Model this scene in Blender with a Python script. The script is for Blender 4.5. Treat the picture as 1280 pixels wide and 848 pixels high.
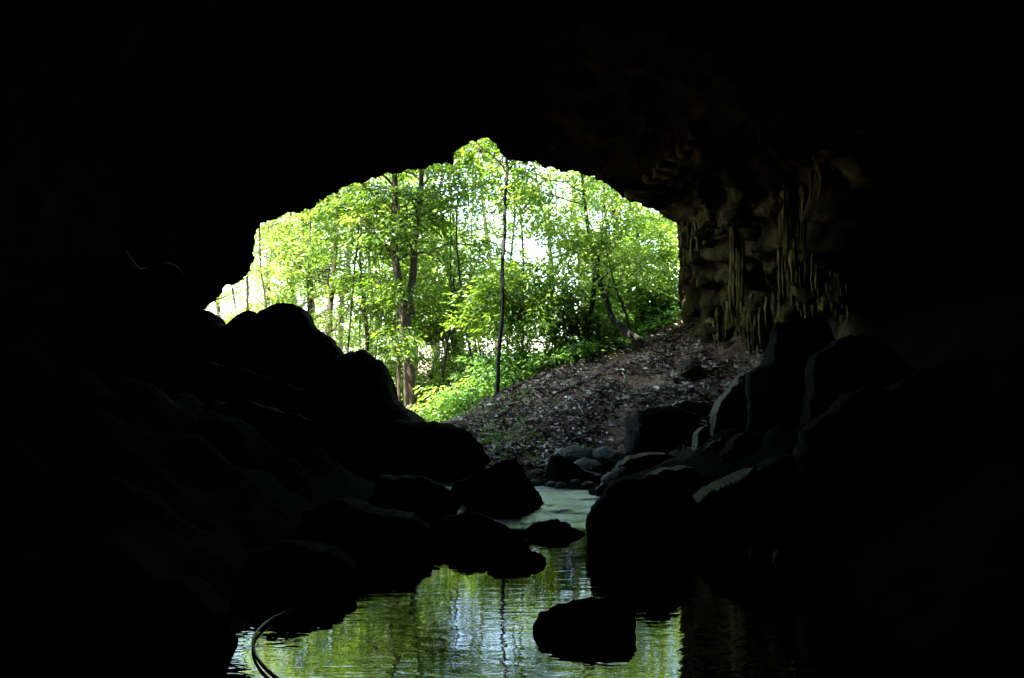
import bpy, math, random
import numpy as np
from mathutils import Vector
from mathutils.bvhtree import BVHTree

# ------------------------------------------------------------------ camera, sky, sun, exposure
sc = bpy.context.scene
for o in list(bpy.data.objects):
    bpy.data.objects.remove(o)
F = 1067.0                       # focal length in photograph pixels (1280 wide)
EYE = 1.6                        # lens height above the pool
PITCH = math.radians(1.39)
cam_d = bpy.data.cameras.new('camera')
cam_d.lens = 36.0 * F / 1280.0
cam_d.sensor_width = 36.0
cam_d.clip_start = 0.05
cam_d.clip_end = 3000
cam = bpy.data.objects.new('camera', cam_d)
cam.location = (0, 0, EYE)
cam.rotation_euler = (math.pi / 2 + PITCH, 0, 0)
sc.collection.objects.link(cam)
sc.camera = cam

SUN_TO = Vector((-0.42, -0.42, 1.2)).normalized()
SUN_EL = math.asin(SUN_TO.z)
SUN_AZ = math.atan2(SUN_TO.x, SUN_TO.y)
world = bpy.data.worlds.new('World')
sc.world = world
world.use_nodes = True
wn = world.node_tree
sky = wn.nodes.new('ShaderNodeTexSky')
sky.sky_type = 'NISHITA'
sky.sun_disc = False
sky.sun_elevation = SUN_EL
sky.sun_rotation = SUN_AZ
sky.air_density = 1.0
sky.dust_density = 1.5
wn.links.new(sky.outputs['Color'], wn.nodes['Background'].inputs['Color'])
wn.nodes['Background'].inputs['Strength'].default_value = 0.15
sun_d = bpy.data.lights.new('sun', 'SUN')
sun_d.energy = 5.0
sun_d.angle = math.radians(0.53)
sun_d.color = (1.0, 0.95, 0.86)
sun = bpy.data.objects.new('sun', sun_d)
sun.rotation_euler = SUN_TO.to_track_quat('Z', 'Y').to_euler()
sun.location = (-20, 25, 60)
sc.collection.objects.link(sun)

sc.view_settings.view_transform = 'Standard'
sc.view_settings.look = 'None'
sc.view_settings.gamma = 1.0
sc.view_settings.use_curve_mapping = False
sc.view_settings.exposure = 3.5
sc.render.engine = 'CYCLES'
sc.cycles.use_denoising = True
try:
    sc.cycles.denoiser = 'OPENIMAGEDENOISE'
    sc.cycles.denoising_input_passes = 'RGB_ALBEDO_NORMAL'
except Exception:
    pass
sc.cycles.max_bounces = 8
sc.cycles.diffuse_bounces = 4
sc.cycles.transmission_bounces = 4
sc.cycles.sample_clamp_indirect = 6.0
sc.cycles.caustics_reflective = False
sc.cycles.caustics_refractive = False

COL = sc.collection

# ------------------------------------------------------------------ helpers
CP, SP = math.cos(PITCH), math.sin(PITCH)

def ray(px, py):
    a = (px - 640.0) / F
    b = (424.0 - py) / F
    return np.array([a, CP - b * SP, SP + b * CP])

def P(px, py, Y):
    r = ray(px, py)
    t = Y / r[1]
    return np.array([r[0] * t, Y, EYE + r[2] * t])

def hash3(i, j, k, seed):
    n = (i * 374761393 + j * 668265263 + k * 2147483647 + seed * 1274126177) & 0xFFFFFFFF
    n = ((n ^ (n >> 13)) * 1274126177) & 0xFFFFFFFF
    n = ((n ^ (n >> 16)) * 2246822519) & 0xFFFFFFFF
    return ((n ^ (n >> 15)) & 0xFFFF) / 65535.0

def vnoise(p, seed=0):
    p = np.asarray(p, float)
    f = np.floor(p)
    i = f.astype(np.int64) + 4096
    u = p - f
    u = u * u * u * (u * (u * 6 - 15) + 10)
    out = 0
    for a in (0, 1):
        wa = u[:, 0] if a else 1 - u[:, 0]
        for b in (0, 1):
            wb = u[:, 1] if b else 1 - u[:, 1]
            for c in (0, 1):
                wc = u[:, 2] if c else 1 - u[:, 2]
                out = out + wa * wb * wc * hash3(i[:, 0] + a, i[:, 1] + b, i[:, 2] + c, seed)
    return out * 2 - 1

def fbm(p, octs=4, seed=0, gain=0.5):
    s, a, q = 0, 1.0, np.asarray(p, float)
    for o in range(octs):
        s = s + a * vnoise(q, seed + o * 17)
        q = q * 2.03 + 11.7
        a *= gain
    return s

def mesh_np(name, verts, faces, smooth=True):
    """verts (n,3); faces (m,k) with one k."""
    verts = np.ascontiguousarray(verts, dtype=np.float32)
    faces = np.ascontiguousarray(faces, dtype=np.int32)
    me = bpy.data.meshes.new(name)
    m, k = faces.shape
    me.vertices.add(len(verts))
    me.vertices.foreach_set('co', verts.ravel())
    me.loops.add(m * k)
    me.loops.foreach_set('vertex_index', faces.ravel())
    me.polygons.add(m)
    me.polygons.foreach_set('loop_start', np.arange(0, m * k, k, dtype=np.int32))
    me.polygons.foreach_set('loop_total', np.full(m, k, dtype=np.int32))
    me.polygons.foreach_set('use_smooth', np.full(m, smooth, dtype=bool))
    me.update(calc_edges=True)
    return me

def obj(name, me, mat=None, parent=None, label=None, cat=None, group=None, kind=None):
    o = bpy.data.objects.new(name, me)
    COL.objects.link(o)
    if me is not None and mat is not None and len(me.materials) == 0:
        me.materials.append(mat)
    if parent is not None:
        o.parent = parent
        if me is not None:
            o.location = tuple(-Vector(parent.location))
    if label: o['label'] = label
    if cat: o['category'] = cat
    if group: o['group'] = group
    if kind: o['kind'] = kind
    return o

def thing(name, loc, label, cat, group=None):
    o = obj(name, None, label=label, cat=cat, group=group)
    o.location = tuple(float(v) for v in loc)
    return o

def catmull(pts, n):
    pts = np.asarray(pts, float)
    m = len(pts)
    ext = np.vstack([2 * pts[0] - pts[1], pts, 2 * pts[-1] - pts[-2]])
    t = np.linspace(0, m - 1, n)
    i = np.minimum(t.astype(int), m - 2)
    u = (t - i)[:, None]
    p0, p1, p2, p3 = ext[i], ext[i + 1], ext[i + 2], ext[i + 3]
    return 0.5 * (2 * p1 + (p2 - p0) * u + (2 * p0 - 5 * p1 + 4 * p2 - p3) * u ** 2 + (3 * p1 - p0 - 3 * p2 + p3) * u ** 3)

def nrm(v):
    return v / (np.linalg.norm(v, axis=-1, keepdims=True) + 1e-9)

def tube(path, radii, sides=8, wob=0.0, seed=0):
    path = np.asarray(path, float)
    radii = np.asarray(radii, float)
    n = len(path)
    tan = nrm(np.gradient(path, axis=0))
    ref = np.array([1.0, 0.13, 0.0]) if abs(tan[:, 2]).mean() > 0.5 else np.array([0.0, 0.05, 1.0])
    s = nrm(np.cross(tan, ref))
    t = np.cross(s, tan)
    ang = np.linspace(0, 2 * math.pi, sides, endpoint=False)
    ring = np.cos(ang)[None, :, None] * s[:, None, :] + np.sin(ang)[None, :, None] * t[:, None, :]
    v = path[:, None, :] + ring * radii[:, None, None]
    v = v.reshape(-1, 3)
    if wob:
        d = fbm(v * np.array([5, 5, 1.6]) / max(0.3, radii.max() * 5), 3, seed)
        v = v + ring.reshape(-1, 3) * (d * wob * np.repeat(radii, sides))[:, None]
    i = np.arange(n - 1)[:, None] * sides
    j = np.arange(sides)[None, :]
    a = (i + j).ravel(); b = (i + (j + 1) % sides).ravel()
    f = np.stack([a, b, b + sides, a + sides], 1)
    # pinch the end
    return v, f

def join(parts):
    V, Fc, off = [], [], 0
    for v, f in parts:
        V.append(v); Fc.append(f + off); off += len(v)
    return np.vstack(V), np.vstack(Fc)

# ------------------------------------------------------------------ materials
def new_mat(name):
    m = bpy.data.materials.new(name)
    m.use_nodes = True
    nt = m.node_tree
    return m, nt, nt.nodes['Principled BSDF']

def ramp(nt, stops):
    r = nt.nodes.new('ShaderNodeValToRGB')
    els = r.color_ramp.elements
    while len(els) < len(stops):
        els.new(0.5)
    for e, (p, c) in zip(els, stops):
        e.position = p
        e.color = (*c, 1)
    return r

def rock_mat(name, stops, scale=1.2, rough=(0.45, 0.8), bump=0.5, patch=None, streak=False, spec=0.4):
    m, nt, b = new_mat(name)
    if spec < 0.1:            # matte, porous rock
        b.inputs['IOR'].default_value = 1.07
    else:
        b.inputs['Specular IOR Level'].default_value = spec
    N, L = nt.nodes, nt.links
    geo = N.new('ShaderNodeNewGeometry')
    mp = N.new('ShaderNodeMapping')
    L.new(geo.outputs['Position'], mp.inputs['Vector'])
    if streak:
        mp.inputs['Scale'].default_value = (2.2, 2.2, 0.5)
    n1 = N.new('ShaderNodeTexNoise'); n1.inputs['Scale'].default_value = scale
    n1.inputs['Detail'].default_value = 9; n1.inputs['Roughness'].default_value = 0.62
    L.new(mp.outputs[0], n1.inputs['Vector'])
    r = ramp(nt, stops); L.new(n1.outputs['Fac'], r.inputs['Fac'])
    col = r.outputs['Color']
    if patch:
        n3 = N.new('ShaderNodeTexNoise'); n3.inputs['Scale'].default_value = 1.7
        n3.inputs['Detail'].default_value = 6
        L.new(geo.outputs['Position'], n3.inputs['Vector'])
        rr = ramp(nt, [(patch[1] - 0.05, (0, 0, 0)), (patch[1] + 0.07, (1, 1, 1))])
        L.new(n3.outputs['Fac'], rr.inputs['Fac'])
        mx = N.new('ShaderNodeMix'); mx.data_type = 'RGBA'
        L.new(rr.outputs['Color'], mx.inputs['Factor'])
        L.new(col, mx.inputs['A']); mx.inputs['B'].default_value = (*patch[0], 1)
        col = mx.outputs['Result']
    L.new(col, b.inputs['Base Color'])
    n2 = N.new('ShaderNodeTexNoise'); n2.inputs['Scale'].default_value = 9
    n2.inputs['Detail'].default_value = 10; n2.inputs['Roughness'].default_value = 0.65
    L.new(geo.outputs['Position'], n2.inputs['Vector'])
    mr = N.new('ShaderNodeMapRange')
    mr.inputs['To Min'].default_value = rough[0]; mr.inputs['To Max'].default_value = rough[1]
    L.new(n2.outputs['Fac'], mr.inputs['Value']); L.new(mr.outputs[0], b.inputs['Roughness'])
    bp = N.new('ShaderNodeBump'); bp.inputs['Strength'].default_value = bump
    bp.inputs['Distance'].default_value = 0.05
    L.new(n2.outputs['Fac'], bp.inputs['Height']); L.new(bp.outputs[0], b.inputs['Normal'])
    return m

M = {}
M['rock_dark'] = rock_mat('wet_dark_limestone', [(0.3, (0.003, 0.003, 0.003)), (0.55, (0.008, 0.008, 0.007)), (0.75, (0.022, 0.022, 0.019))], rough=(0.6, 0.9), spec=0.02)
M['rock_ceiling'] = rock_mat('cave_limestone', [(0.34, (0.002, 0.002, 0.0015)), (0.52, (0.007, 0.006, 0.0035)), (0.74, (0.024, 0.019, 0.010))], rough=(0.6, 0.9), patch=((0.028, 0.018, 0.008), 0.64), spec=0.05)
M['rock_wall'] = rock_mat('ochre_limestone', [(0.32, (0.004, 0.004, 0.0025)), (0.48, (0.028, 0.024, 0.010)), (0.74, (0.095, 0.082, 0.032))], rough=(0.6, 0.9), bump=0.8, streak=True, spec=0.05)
M['flowstone'] = rock_mat('flowstone', [(0.34, (0.012, 0.010, 0.004)), (0.5, (0.075, 0.064, 0.018)), (0.72, (0.22, 0.19, 0.06))], scale=3.0, rough=(0.5, 0.8), bump=0.7, streak=True, spec=0.08)
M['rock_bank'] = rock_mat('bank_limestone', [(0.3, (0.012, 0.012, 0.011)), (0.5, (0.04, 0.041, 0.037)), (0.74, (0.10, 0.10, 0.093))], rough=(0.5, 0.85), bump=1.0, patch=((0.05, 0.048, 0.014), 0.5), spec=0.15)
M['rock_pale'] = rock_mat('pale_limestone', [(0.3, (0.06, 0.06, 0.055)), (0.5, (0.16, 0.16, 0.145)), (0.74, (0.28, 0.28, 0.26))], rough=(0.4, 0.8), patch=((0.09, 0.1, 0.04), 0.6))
M['rock_moss'] = rock_mat('mossy_limestone', [(0.3, (0.012, 0.011, 0.005)), (0.5, (0.03, 0.028, 0.010)), (0.74, (0.055, 0.05, 0.02))], rough=(0.6, 0.9))

# ground: leaf-strewn earth
def ground_mat():
    m, nt, b = new_mat('earth_and_leaf_mould')
    N, L = nt.nodes, nt.links
    geo = N.new('ShaderNodeNewGeometry')
    n1 = N.new('ShaderNodeTexNoise'); n1.inputs['Scale'].default_value = 1.1; n1.inputs['Detail'].default_value = 8
    n2 = N.new('ShaderNodeTexVoronoi'); n2.inputs['Scale'].default_value = 24
    n3 = N.new('ShaderNodeTexNoise'); n3.inputs['Scale'].default_value = 22; n3.inputs['Detail'].default_value = 8
    for n in (n1, n2, n3):
        L.new(geo.outputs['Position'], n.inputs['Vector'])
    r1 = ramp(nt, [(0.3, (0.05, 0.038, 0.027)), (0.5, (0.12, 0.095, 0.066)), (0.62, (0.18, 0.15, 0.11)), (0.74, (0.13, 0.13, 0.05))])
    L.new(n1.outputs['Fac'], r1.inputs['Fac'])
    r2 = ramp(nt, [(0.0, (0.35, 0.3, 0.28)), (0.5, (0.9, 0.85, 0.8)), (1.0, (1.6, 1.5, 1.4))])
    L.new(n2.outputs['Color'], r2.inputs['Fac'])
    mx = N.new('ShaderNodeMix'); mx.data_type = 'RGBA'; mx.blend_type = 'MULTIPLY'
    mx.inputs['Factor'].default_value = 1.0
    L.new(r1.outputs['Color'], mx.inputs['A']); L.new(r2.outputs['Color'], mx.inputs['B'])
    # black shade painted by position into the cave-floor mud
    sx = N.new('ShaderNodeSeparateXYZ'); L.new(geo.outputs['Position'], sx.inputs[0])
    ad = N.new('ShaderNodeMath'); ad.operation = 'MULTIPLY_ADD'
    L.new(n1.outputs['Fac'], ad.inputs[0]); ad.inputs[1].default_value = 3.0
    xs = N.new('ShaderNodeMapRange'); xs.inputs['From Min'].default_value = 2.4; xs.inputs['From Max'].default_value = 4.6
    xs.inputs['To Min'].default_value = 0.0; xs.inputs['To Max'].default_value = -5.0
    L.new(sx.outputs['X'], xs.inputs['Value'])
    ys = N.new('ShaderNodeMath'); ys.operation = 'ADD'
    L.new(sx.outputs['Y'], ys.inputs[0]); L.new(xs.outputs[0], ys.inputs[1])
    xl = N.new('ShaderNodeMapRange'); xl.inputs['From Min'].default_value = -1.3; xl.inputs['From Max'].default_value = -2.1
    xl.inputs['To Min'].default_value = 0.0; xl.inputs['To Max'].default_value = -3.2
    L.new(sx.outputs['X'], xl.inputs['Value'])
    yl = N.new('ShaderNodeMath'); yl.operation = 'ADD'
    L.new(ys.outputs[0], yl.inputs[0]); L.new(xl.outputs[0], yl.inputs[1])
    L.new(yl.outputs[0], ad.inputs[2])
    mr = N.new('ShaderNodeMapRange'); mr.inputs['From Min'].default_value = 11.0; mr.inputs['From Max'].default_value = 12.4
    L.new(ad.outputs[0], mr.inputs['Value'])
    shaded_mud = N.new('ShaderNodeMix'); shaded_mud.data_type = 'RGBA'
    L.new(mr.outputs[0], shaded_mud.inputs['Factor'])
    shaded_mud.inputs['A'].default_value = (0.0022, 0.002, 0.0018, 1)
    L.new(mx.outputs['Result'], shaded_mud.inputs['B'])
    L.new(shaded_mud.outputs['Result'], b.inputs['Base Color'])
    b.inputs['Roughness'].default_value = 0.75
    b.inputs['IOR'].default_value = 1.07
    bp = N.new('ShaderNodeBump'); bp.inputs['Strength'].default_value = 0.7; bp.inputs['Distance'].default_value = 0.04
    L.new(n3.outputs['Fac'], bp.inputs['Height']); L.new(bp.outputs[0], b.inputs['Normal'])
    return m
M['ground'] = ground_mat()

def attr_ramp_mat(name, stops, rough=0.6, translucent=None, tfac=0.5, spec=0.5):
    m, nt, b = new_mat(name)
    N, L = nt.nodes, nt.links
    at = N.new('ShaderNodeAttribute'); at.attribute_name = 'tint'
    r = ramp(nt, stops); L.new(at.outputs['Fac'], r.inputs['Fac'])
    L.new(r.outputs['Color'], b.inputs['Base Color'])
    b.inputs['Roughness'].default_value = rough
    b.inputs['Specular IOR Level'].default_value = spec
    if translucent:
        t = N.new('ShaderNodeBsdfTranslucent')
        r2 = ramp(nt, translucent); L.new(at.outputs['Fac'], r2.inputs['Fac'])
        L.new(r2.outputs['Color'], t.inputs['Color'])
        mx = N.new('ShaderNodeMixShader'); mx.inputs[0].default_value = tfac
        L.new(b.outputs[0], mx.inputs[1]); L.new(t.outputs[0], mx.inputs[2])
        L.new(mx.outputs[0], N['Material Output'].inputs['Surface'])
    return m
M['leaf'] = attr_ramp_mat('broad_leaf', [(0, (0.016, 0.04, 0.007)), (0.5, (0.034, 0.08, 0.012)), (1, (0.08, 0.135, 0.02))], 0.42,
                          [(0, (0.075, 0.18, 0.008)), (0.5, (0.19, 0.34, 0.018)), (1, (0.42, 0.56, 0.05))], 0.5)
M['leaf_bright'] = attr_ramp_mat('bright_leaf', [(0, (0.04, 0.09, 0.012)), (0.5, (0.075, 0.14, 0.02)), (1, (0.12, 0.18, 0.03))], 0.42,
                                 [(0, (0.19, 0.36, 0.025)), (0.5, (0.34, 0.52, 0.05)), (1, (0.54, 0.64, 0.12))], 0.5)  # brighter, yellower version of the broad leaf colours
M['fern'] = attr_ramp_mat('fern_leaf', [(0, (0.03, 0.08, 0.02)), (0.5, (0.05, 0.12, 0.025)), (1, (0.08, 0.16, 0.03))], 0.5,
                          [(0, (0.12, 0.32, 0.03)), (0.5, (0.2, 0.42, 0.04)), (1, (0.32, 0.5, 0.05))], 0.45)
M['litter'] = attr_ramp_mat('dry_leaf', [(0, (0.045, 0.034, 0.025)), (0.35, (0.14, 0.11, 0.08)), (0.7, (0.28, 0.235, 0.18)), (0.93, (0.40, 0.36, 0.30)), (1, (0.6, 0.57, 0.52))], 0.55)

def bark_mat(name, c0, c1, c2):
    m, nt, b = new_mat(name)
    N, L = nt.nodes, nt.links
    geo = N.new('ShaderNodeNewGeometry'); mp = N.new('ShaderNodeMapping')
    mp.inputs['Scale'].default_value = (14, 14, 3)
    L.new(geo.outputs['Position'], mp.inputs['Vector'])
    n1 = N.new('ShaderNodeTexNoise'); n1.inputs['Scale'].default_value = 1; n1.inputs['Detail'].default_value = 8
    L.new(mp.outputs[0], n1.inputs['Vector'])
    r = ramp(nt, [(0.3, c0), (0.5, c1), (0.72, c2)]); L.new(n1.outputs['Fac'], r.inputs['Fac'])
    L.new(r.outputs['Color'], b.inputs['Base Color']); b.inputs['Roughness'].default_value = 0.85
    bp = N.new('ShaderNodeBump'); bp.inputs['Strength'].default_value = 0.6; bp.inputs['Distance'].default_value = 0.02
    L.new(n1.outputs['Fac'], bp.inputs['Height']); L.new(bp.outputs[0], b.inputs['Normal'])
    return m
M['bark'] = bark_mat('brown_bark', (0.014, 0.010, 0.006), (0.04, 0.028, 0.016), (0.08, 0.06, 0.038))
M['bark_dark'] = bark_mat('dark_bark', (0.005, 0.0045, 0.003), (0.012, 0.010, 0.007), (0.024, 0.02, 0.013))
M['bark_pale'] = bark_mat('pale_bark', (0.14, 0.12, 0.09), (0.28, 0.25, 0.2), (0.42, 0.39, 0.33))

def water_mat(name, base, rough, sx, sy, strength, dist, ior=1.45):
    m, nt, b = new_mat(name)
    N, L = nt.nodes, nt.links
    b.inputs['Base Color'].default_value = (*base, 1)
    b.inputs['Roughness'].default_value = rough
    b.inputs['IOR'].default_value = ior
    geo = N.new('ShaderNodeNewGeometry'); mp = N.new('ShaderNodeMapping')
    mp.inputs['Scale'].default_value = (sx, sy, 1)
    L.new(geo.outputs['Position'], mp.inputs['Vector'])
    n1 = N.new('ShaderNodeTexNoise'); n1.inputs['Scale'].default_value = 1.0
    n1.inputs['Detail'].default_value = 3; n1.inputs['Roughness'].default_value = 0.5; n1.inputs['Distortion'].default_value = 0.3
    L.new(mp.outputs[0], n1.inputs['Vector'])
    bp = N.new('ShaderNodeBump'); bp.inputs['Strength'].default_value = strength; bp.inputs['Distance'].default_value = dist
    n4 = N.new('ShaderNodeTexNoise'); n4.inputs['Scale'].default_value = 0.9; n4.inputs['Detail'].default_value = 2
    L.new(geo.outputs['Position'], n4.inputs['Vector'])
    ms = N.new('ShaderNodeMapRange'); ms.inputs['From Min'].default_value = 0.35; ms.inputs['From Max'].default_value = 0.65
    ms.inputs['To Min'].default_value = 0.35 * strength; ms.inputs['To Max'].default_value = strength
    L.new(n4.outputs['Fac'], ms.inputs['Value']); L.new(ms.outputs[0], bp.inputs['Strength'])
    L.new(n1.outputs['Fac'], bp.inputs['Height']); L.new(bp.outputs[0], b.inputs['Normal'])
    return m
M['pool'] = water_mat('pool_water', (0.004, 0.006, 0.004), 0.012, 4.0, 11.0, 1.0, 0.0032, 2.0)
M['stream'] = water_mat('riffle_water', (0.86, 0.91, 0.95), 0.08, 10.0, 20.0, 1.0, 0.008, 2.2)

def plain(name, c, rough=0.5):
    m, nt, b = new_mat(name)
    N, L = nt.nodes, nt.links
    n1 = N.new('ShaderNodeTexNoise'); n1.inputs['Scale'].default_value = 30
    r = ramp(nt, [(0.3, tuple(v * 0.7 for v in c)), (0.7, c)])
    L.new(n1.outputs['Fac'], r.inputs['Fac']); L.new(r.outputs['Color'], b.inputs['Base Color'])
    b.inputs['Roughness'].default_value = rough
    return m
M['hose'] = plain('grey_hose', (0.75, 0.76, 0.7), 0.2)
M['cord'] = plain('pale_cord', (0.8, 0.78, 0.7), 0.3)

# ------------------------------------------------------------------ terrain
ctl = []
def g(px, py, Y): ctl.append(P(px, py, Y))
def gw(x, y, z): ctl.append(np.array([x, y, z], float))
# leaf-strewn mound rising to the right of the mouth
for a in [(563, 527, 15), (622, 491, 16), (660, 474, 16.3), (700, 456, 16.8), (780, 436, 17), (845, 408, 17.5), (885, 388, 17.5),
          (860, 470, 14.6), (920, 478, 14.0), (960, 470, 13.0), (700, 520, 13.4), (760, 500, 13.6), (820, 500, 13.0), (640, 540, 13.2),
          (610, 560, 12.6), (680, 585, 10.9), (720, 560, 11.9), (790, 540, 12.0), (880, 505, 12.4), (640, 590, 11.3), (770, 590, 10.9)]:
    g(*a)
# behind the crest, outside
for x, y, z in [(-1.6, 16, 0.1), (-1.8, 19, 0.15), (-1.2, 22, 0.25), (0.6, 19, 0.85), (2.2, 19.5, 1.7), (4, 20, 2.6), (1, 24, 0.7), (4, 25, 2.2),
                (-6, 16, 0.5), (-8, 20, 0.4), (-4, 26, 0.3), (8, 18, 4.2), (8, 26, 4.0), (6, 14, 3.0), (-10, 30, 0.6), (0, 32, 0.6), (10, 32, 3.5),
                (-3.4, 13, 0.3), (-2.0, 13, 0.1), (-1.0, 12, 0.12)]:
    gw(x, y, z)
# inside: pool floor and banks
for x, y, z in [(0, -4, -0.5), (0, 0, -0.7), (0, 3, -0.8), (0.3, 5, -0.8), (0.5, 6.8, -0.6), (0.6, 8.2, -0.25), (0.55, 8.9, -0.05), (0.4, 9.5, 0.17), (-0.2, 9.6, 0.18), (1.1, 9.5, 0.25), (-0.6, 8.4, -0.25), (-1.4, 9.8, 0.1),
                (-1.2, 4.2, -0.5), (-1.2, 5.2, -0.25), (-0.9, 6.5, -0.25), (1.4, 4.5, -0.6), (1.6, 6.0, -0.4), (1.7, 7.2, -0.1),
                (-2.4, 4.5, 0.25), (-2.2, 6.5, 0.35), (-2.2, 8.5, 0.7), (-3.2, 9.5, 0.8), (-4, 5, 1.0), (-5, 9, 1.6), (-6.5, 3, 2.0), (-7, 8, 2.6), (-6, -3, 1.6), (-2.5, 1, 0.2), (-2.5, -3, 0.2),
                (2.7, 5.0, 0.15), (2.6, 6.6, 0.15), (2.2, 8.2, 0.35), (2.2, 9.6, 0.6), (3.6, 9, 1.0), (4.2, 6, 1.2), (4.8, 11, 1.4), (6.5, 8, 2.2), (6, 2, 1.6), (3, 1, 0.2), (3, -3, 0.3), (6.5, -4, 1.6)]:
    gw(x, y, z)
C = np.array(ctl)
def tps_k(r2):
    return 0.5 * r2 * np.log(np.maximum(r2, 1e-9))
_n = len(C)
K = tps_k(((C[:, None, :2] - C[None, :, :2]) ** 2).sum(-1)) + np.eye(_n) * 0.05
Pm = np.hstack([np.ones((_n, 1)), C[:, :2]])
A = np.vstack([np.hstack([K, Pm]), np.hstack([Pm.T, np.zeros((3, 3))])])
W = np.linalg.solve(A, np.concatenate([C[:, 2], np.zeros(3)]))

def sstep(a, b, x):
    t = np.clip((x - a) / (b - a), 0, 1)
    return t * t * (3 - 2 * t)

def hgt(x, y, detail=True):
    x = np.atleast_1d(np.asarray(x, float)); y = np.atleast_1d(np.asarray(y, float))
    out = np.empty_like(x)
    for s in range(0, len(x), 20000):
        xs, ys = x[s:s + 20000], y[s:s + 20000]
        r2 = (xs[:, None] - C[None, :, 0]) ** 2 + (ys[:, None] - C[None, :, 1]) ** 2
        out[s:s + 20000] = tps_k(r2) @ W[:_n] + W[_n] + W[_n + 1] * xs + W[_n + 2] * ys
    far = 0.4 + 3.4 * sstep(-2, 14, x) + 2.5 * sstep(45, 130, y) * sstep(-10, 40, x)
    w = np.maximum(sstep(7, 12, np.abs(x)), np.maximum(sstep(24, 31, y), sstep(-4, -8, y)))
    z = out * (1 - w) + far * w
    if detail:
        p = np.stack([x, y, x * 0], 1)
        z = z + 0.10 * fbm(p * 0.9, 3, 5) + 0.035 * fbm(p * 3.3, 3, 9)
        cavef = sstep(10.5, 9.5, y) * sstep(1.6, 2.6, np.abs(x - 0.2))
        z = z + cavef * (0.22 * np.abs(fbm(p * 1.5, 3, 15)) + 0.06 * fbm(p * 4, 3, 16))
    return z

def axis(lo, hi, step, far_lo, far_hi):
    a = list(np.arange(lo, hi + 1e-6, step))
    s, v = step, hi
    while v < far_hi:
        s *= 1.18; v += s; a.append(v)
    s, v = step, lo
    while v > far_lo:
        s *= 1.18; v -= s; a.insert(0, v)
    return np.array(a)
ax = axis(-6, 6.5, 0.11, -400, 400)
ay = axis(3, 21, 0.11, -60, 700)
GX, GY = np.meshgrid(ax, ay)
gz = hgt(GX.ravel(), GY.ravel())
gv = np.stack([GX.ravel(), GY.ravel(), gz], 1)
nx, ny = len(ax), len(ay)
ii = (np.arange(ny - 1)[:, None] * nx + np.arange(nx - 1)[None, :]).ravel()
gf = np.stack([ii, ii + 1, ii + 1 + nx, ii + nx], 1)
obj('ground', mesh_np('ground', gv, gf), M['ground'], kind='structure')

# ------------------------------------------------------------------ water
def grid_sheet(x0, x1, y0, y1, nxx, nyy, zf):
    X, Y = np.meshgrid(np.linspace(x0, x1, nxx), np.linspace(y0, y1, nyy))
    X, Y = X.ravel(), Y.ravel()
    v = np.stack([X, Y, zf(X, Y)], 1)
    i = (np.arange(nyy - 1)[:, None] * nxx + np.arange(nxx - 1)[None, :]).ravel()
    return v, np.stack([i, i + 1, i + 1 + nxx, i + nxx], 1)
v, f = grid_sheet(-4, 4.2, -5, 8.9, 120, 200, lambda x, y: 0 * x)
obj('pool', mesh_np('pool', v, f), M['pool'], kind='structure')
v, f = grid_sheet(-0.95, 1.5, 7.9, 9.55, 170, 150,
                  lambda x, y: -0.035 + 0.18 * np.clip(y - 7.9, 0, 1.25) + 0.014 * fbm(np.stack([x * 3, y * 5, 0 * x], 1), 4, 3))
obj('stream', mesh_np('stream', v, f), M['stream'], kind='structure')

# ------------------------------------------------------------------ cave shell
LIP = [(120, 620, 12.3), (190, 500, 12.4), (236, 405, 12.5), (257, 386, 12.6), (268, 380, 12.6), (281, 358, 12.6), (303, 352, 12.6), (312, 338, 12.6), (316, 312, 12.7), (317, 292, 12.7), (335, 276, 12.8), (365, 265, 12.8), (392, 259, 12.9), (410, 246, 12.9), (428, 235, 13.0), (458, 227, 13.0), (490, 217, 13.1), (520, 213, 13.1), (542, 208, 13.2), (563, 206, 13.2), (568, 194, 13.2), (576, 183, 13.3), (592, 176, 13.3), (608, 173, 13.3), (620, 180, 13.4), (633, 199, 13.4), (650, 202, 13.5), (675, 205, 13.6), (692, 213, 13.7), (715, 216, 13.8), (740, 221, 14.0), (756, 229, 14.1), (772, 241, 14.3), (790, 251, 14.5), (815, 260, 14.8), (832, 270, 15.1), (846, 280, 15.4), (848, 305, 15.9), (850, 340, 16.3), (848, 375, 16.7), (852, 410, 17.0), (866, 450, 17.0), (880, 520, 16.8), (900, 640, 16.6)]
LIPa = np.array(LIP, float)
m = len(LIPa)
tt = np.linspace(0, 1, m)
right = sstep(0.48, 0.78, tt)           # 0 on the left, 1 on the right
cen = np.array([580.0, 380.0])
dirv = LIPa[:, :2] - cen
# smooth outward screen directions
nd = dirv / np.linalg.norm(dirv, axis=1, keepdims=True)
for _ in range(4):
    nd[1:-1] = 0.25 * nd[:-2] + 0.5 * nd[1:-1] + 0.25 * nd[2:]
nd = nd / np.linalg.norm(nd, axis=1, keepdims=True)

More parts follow.
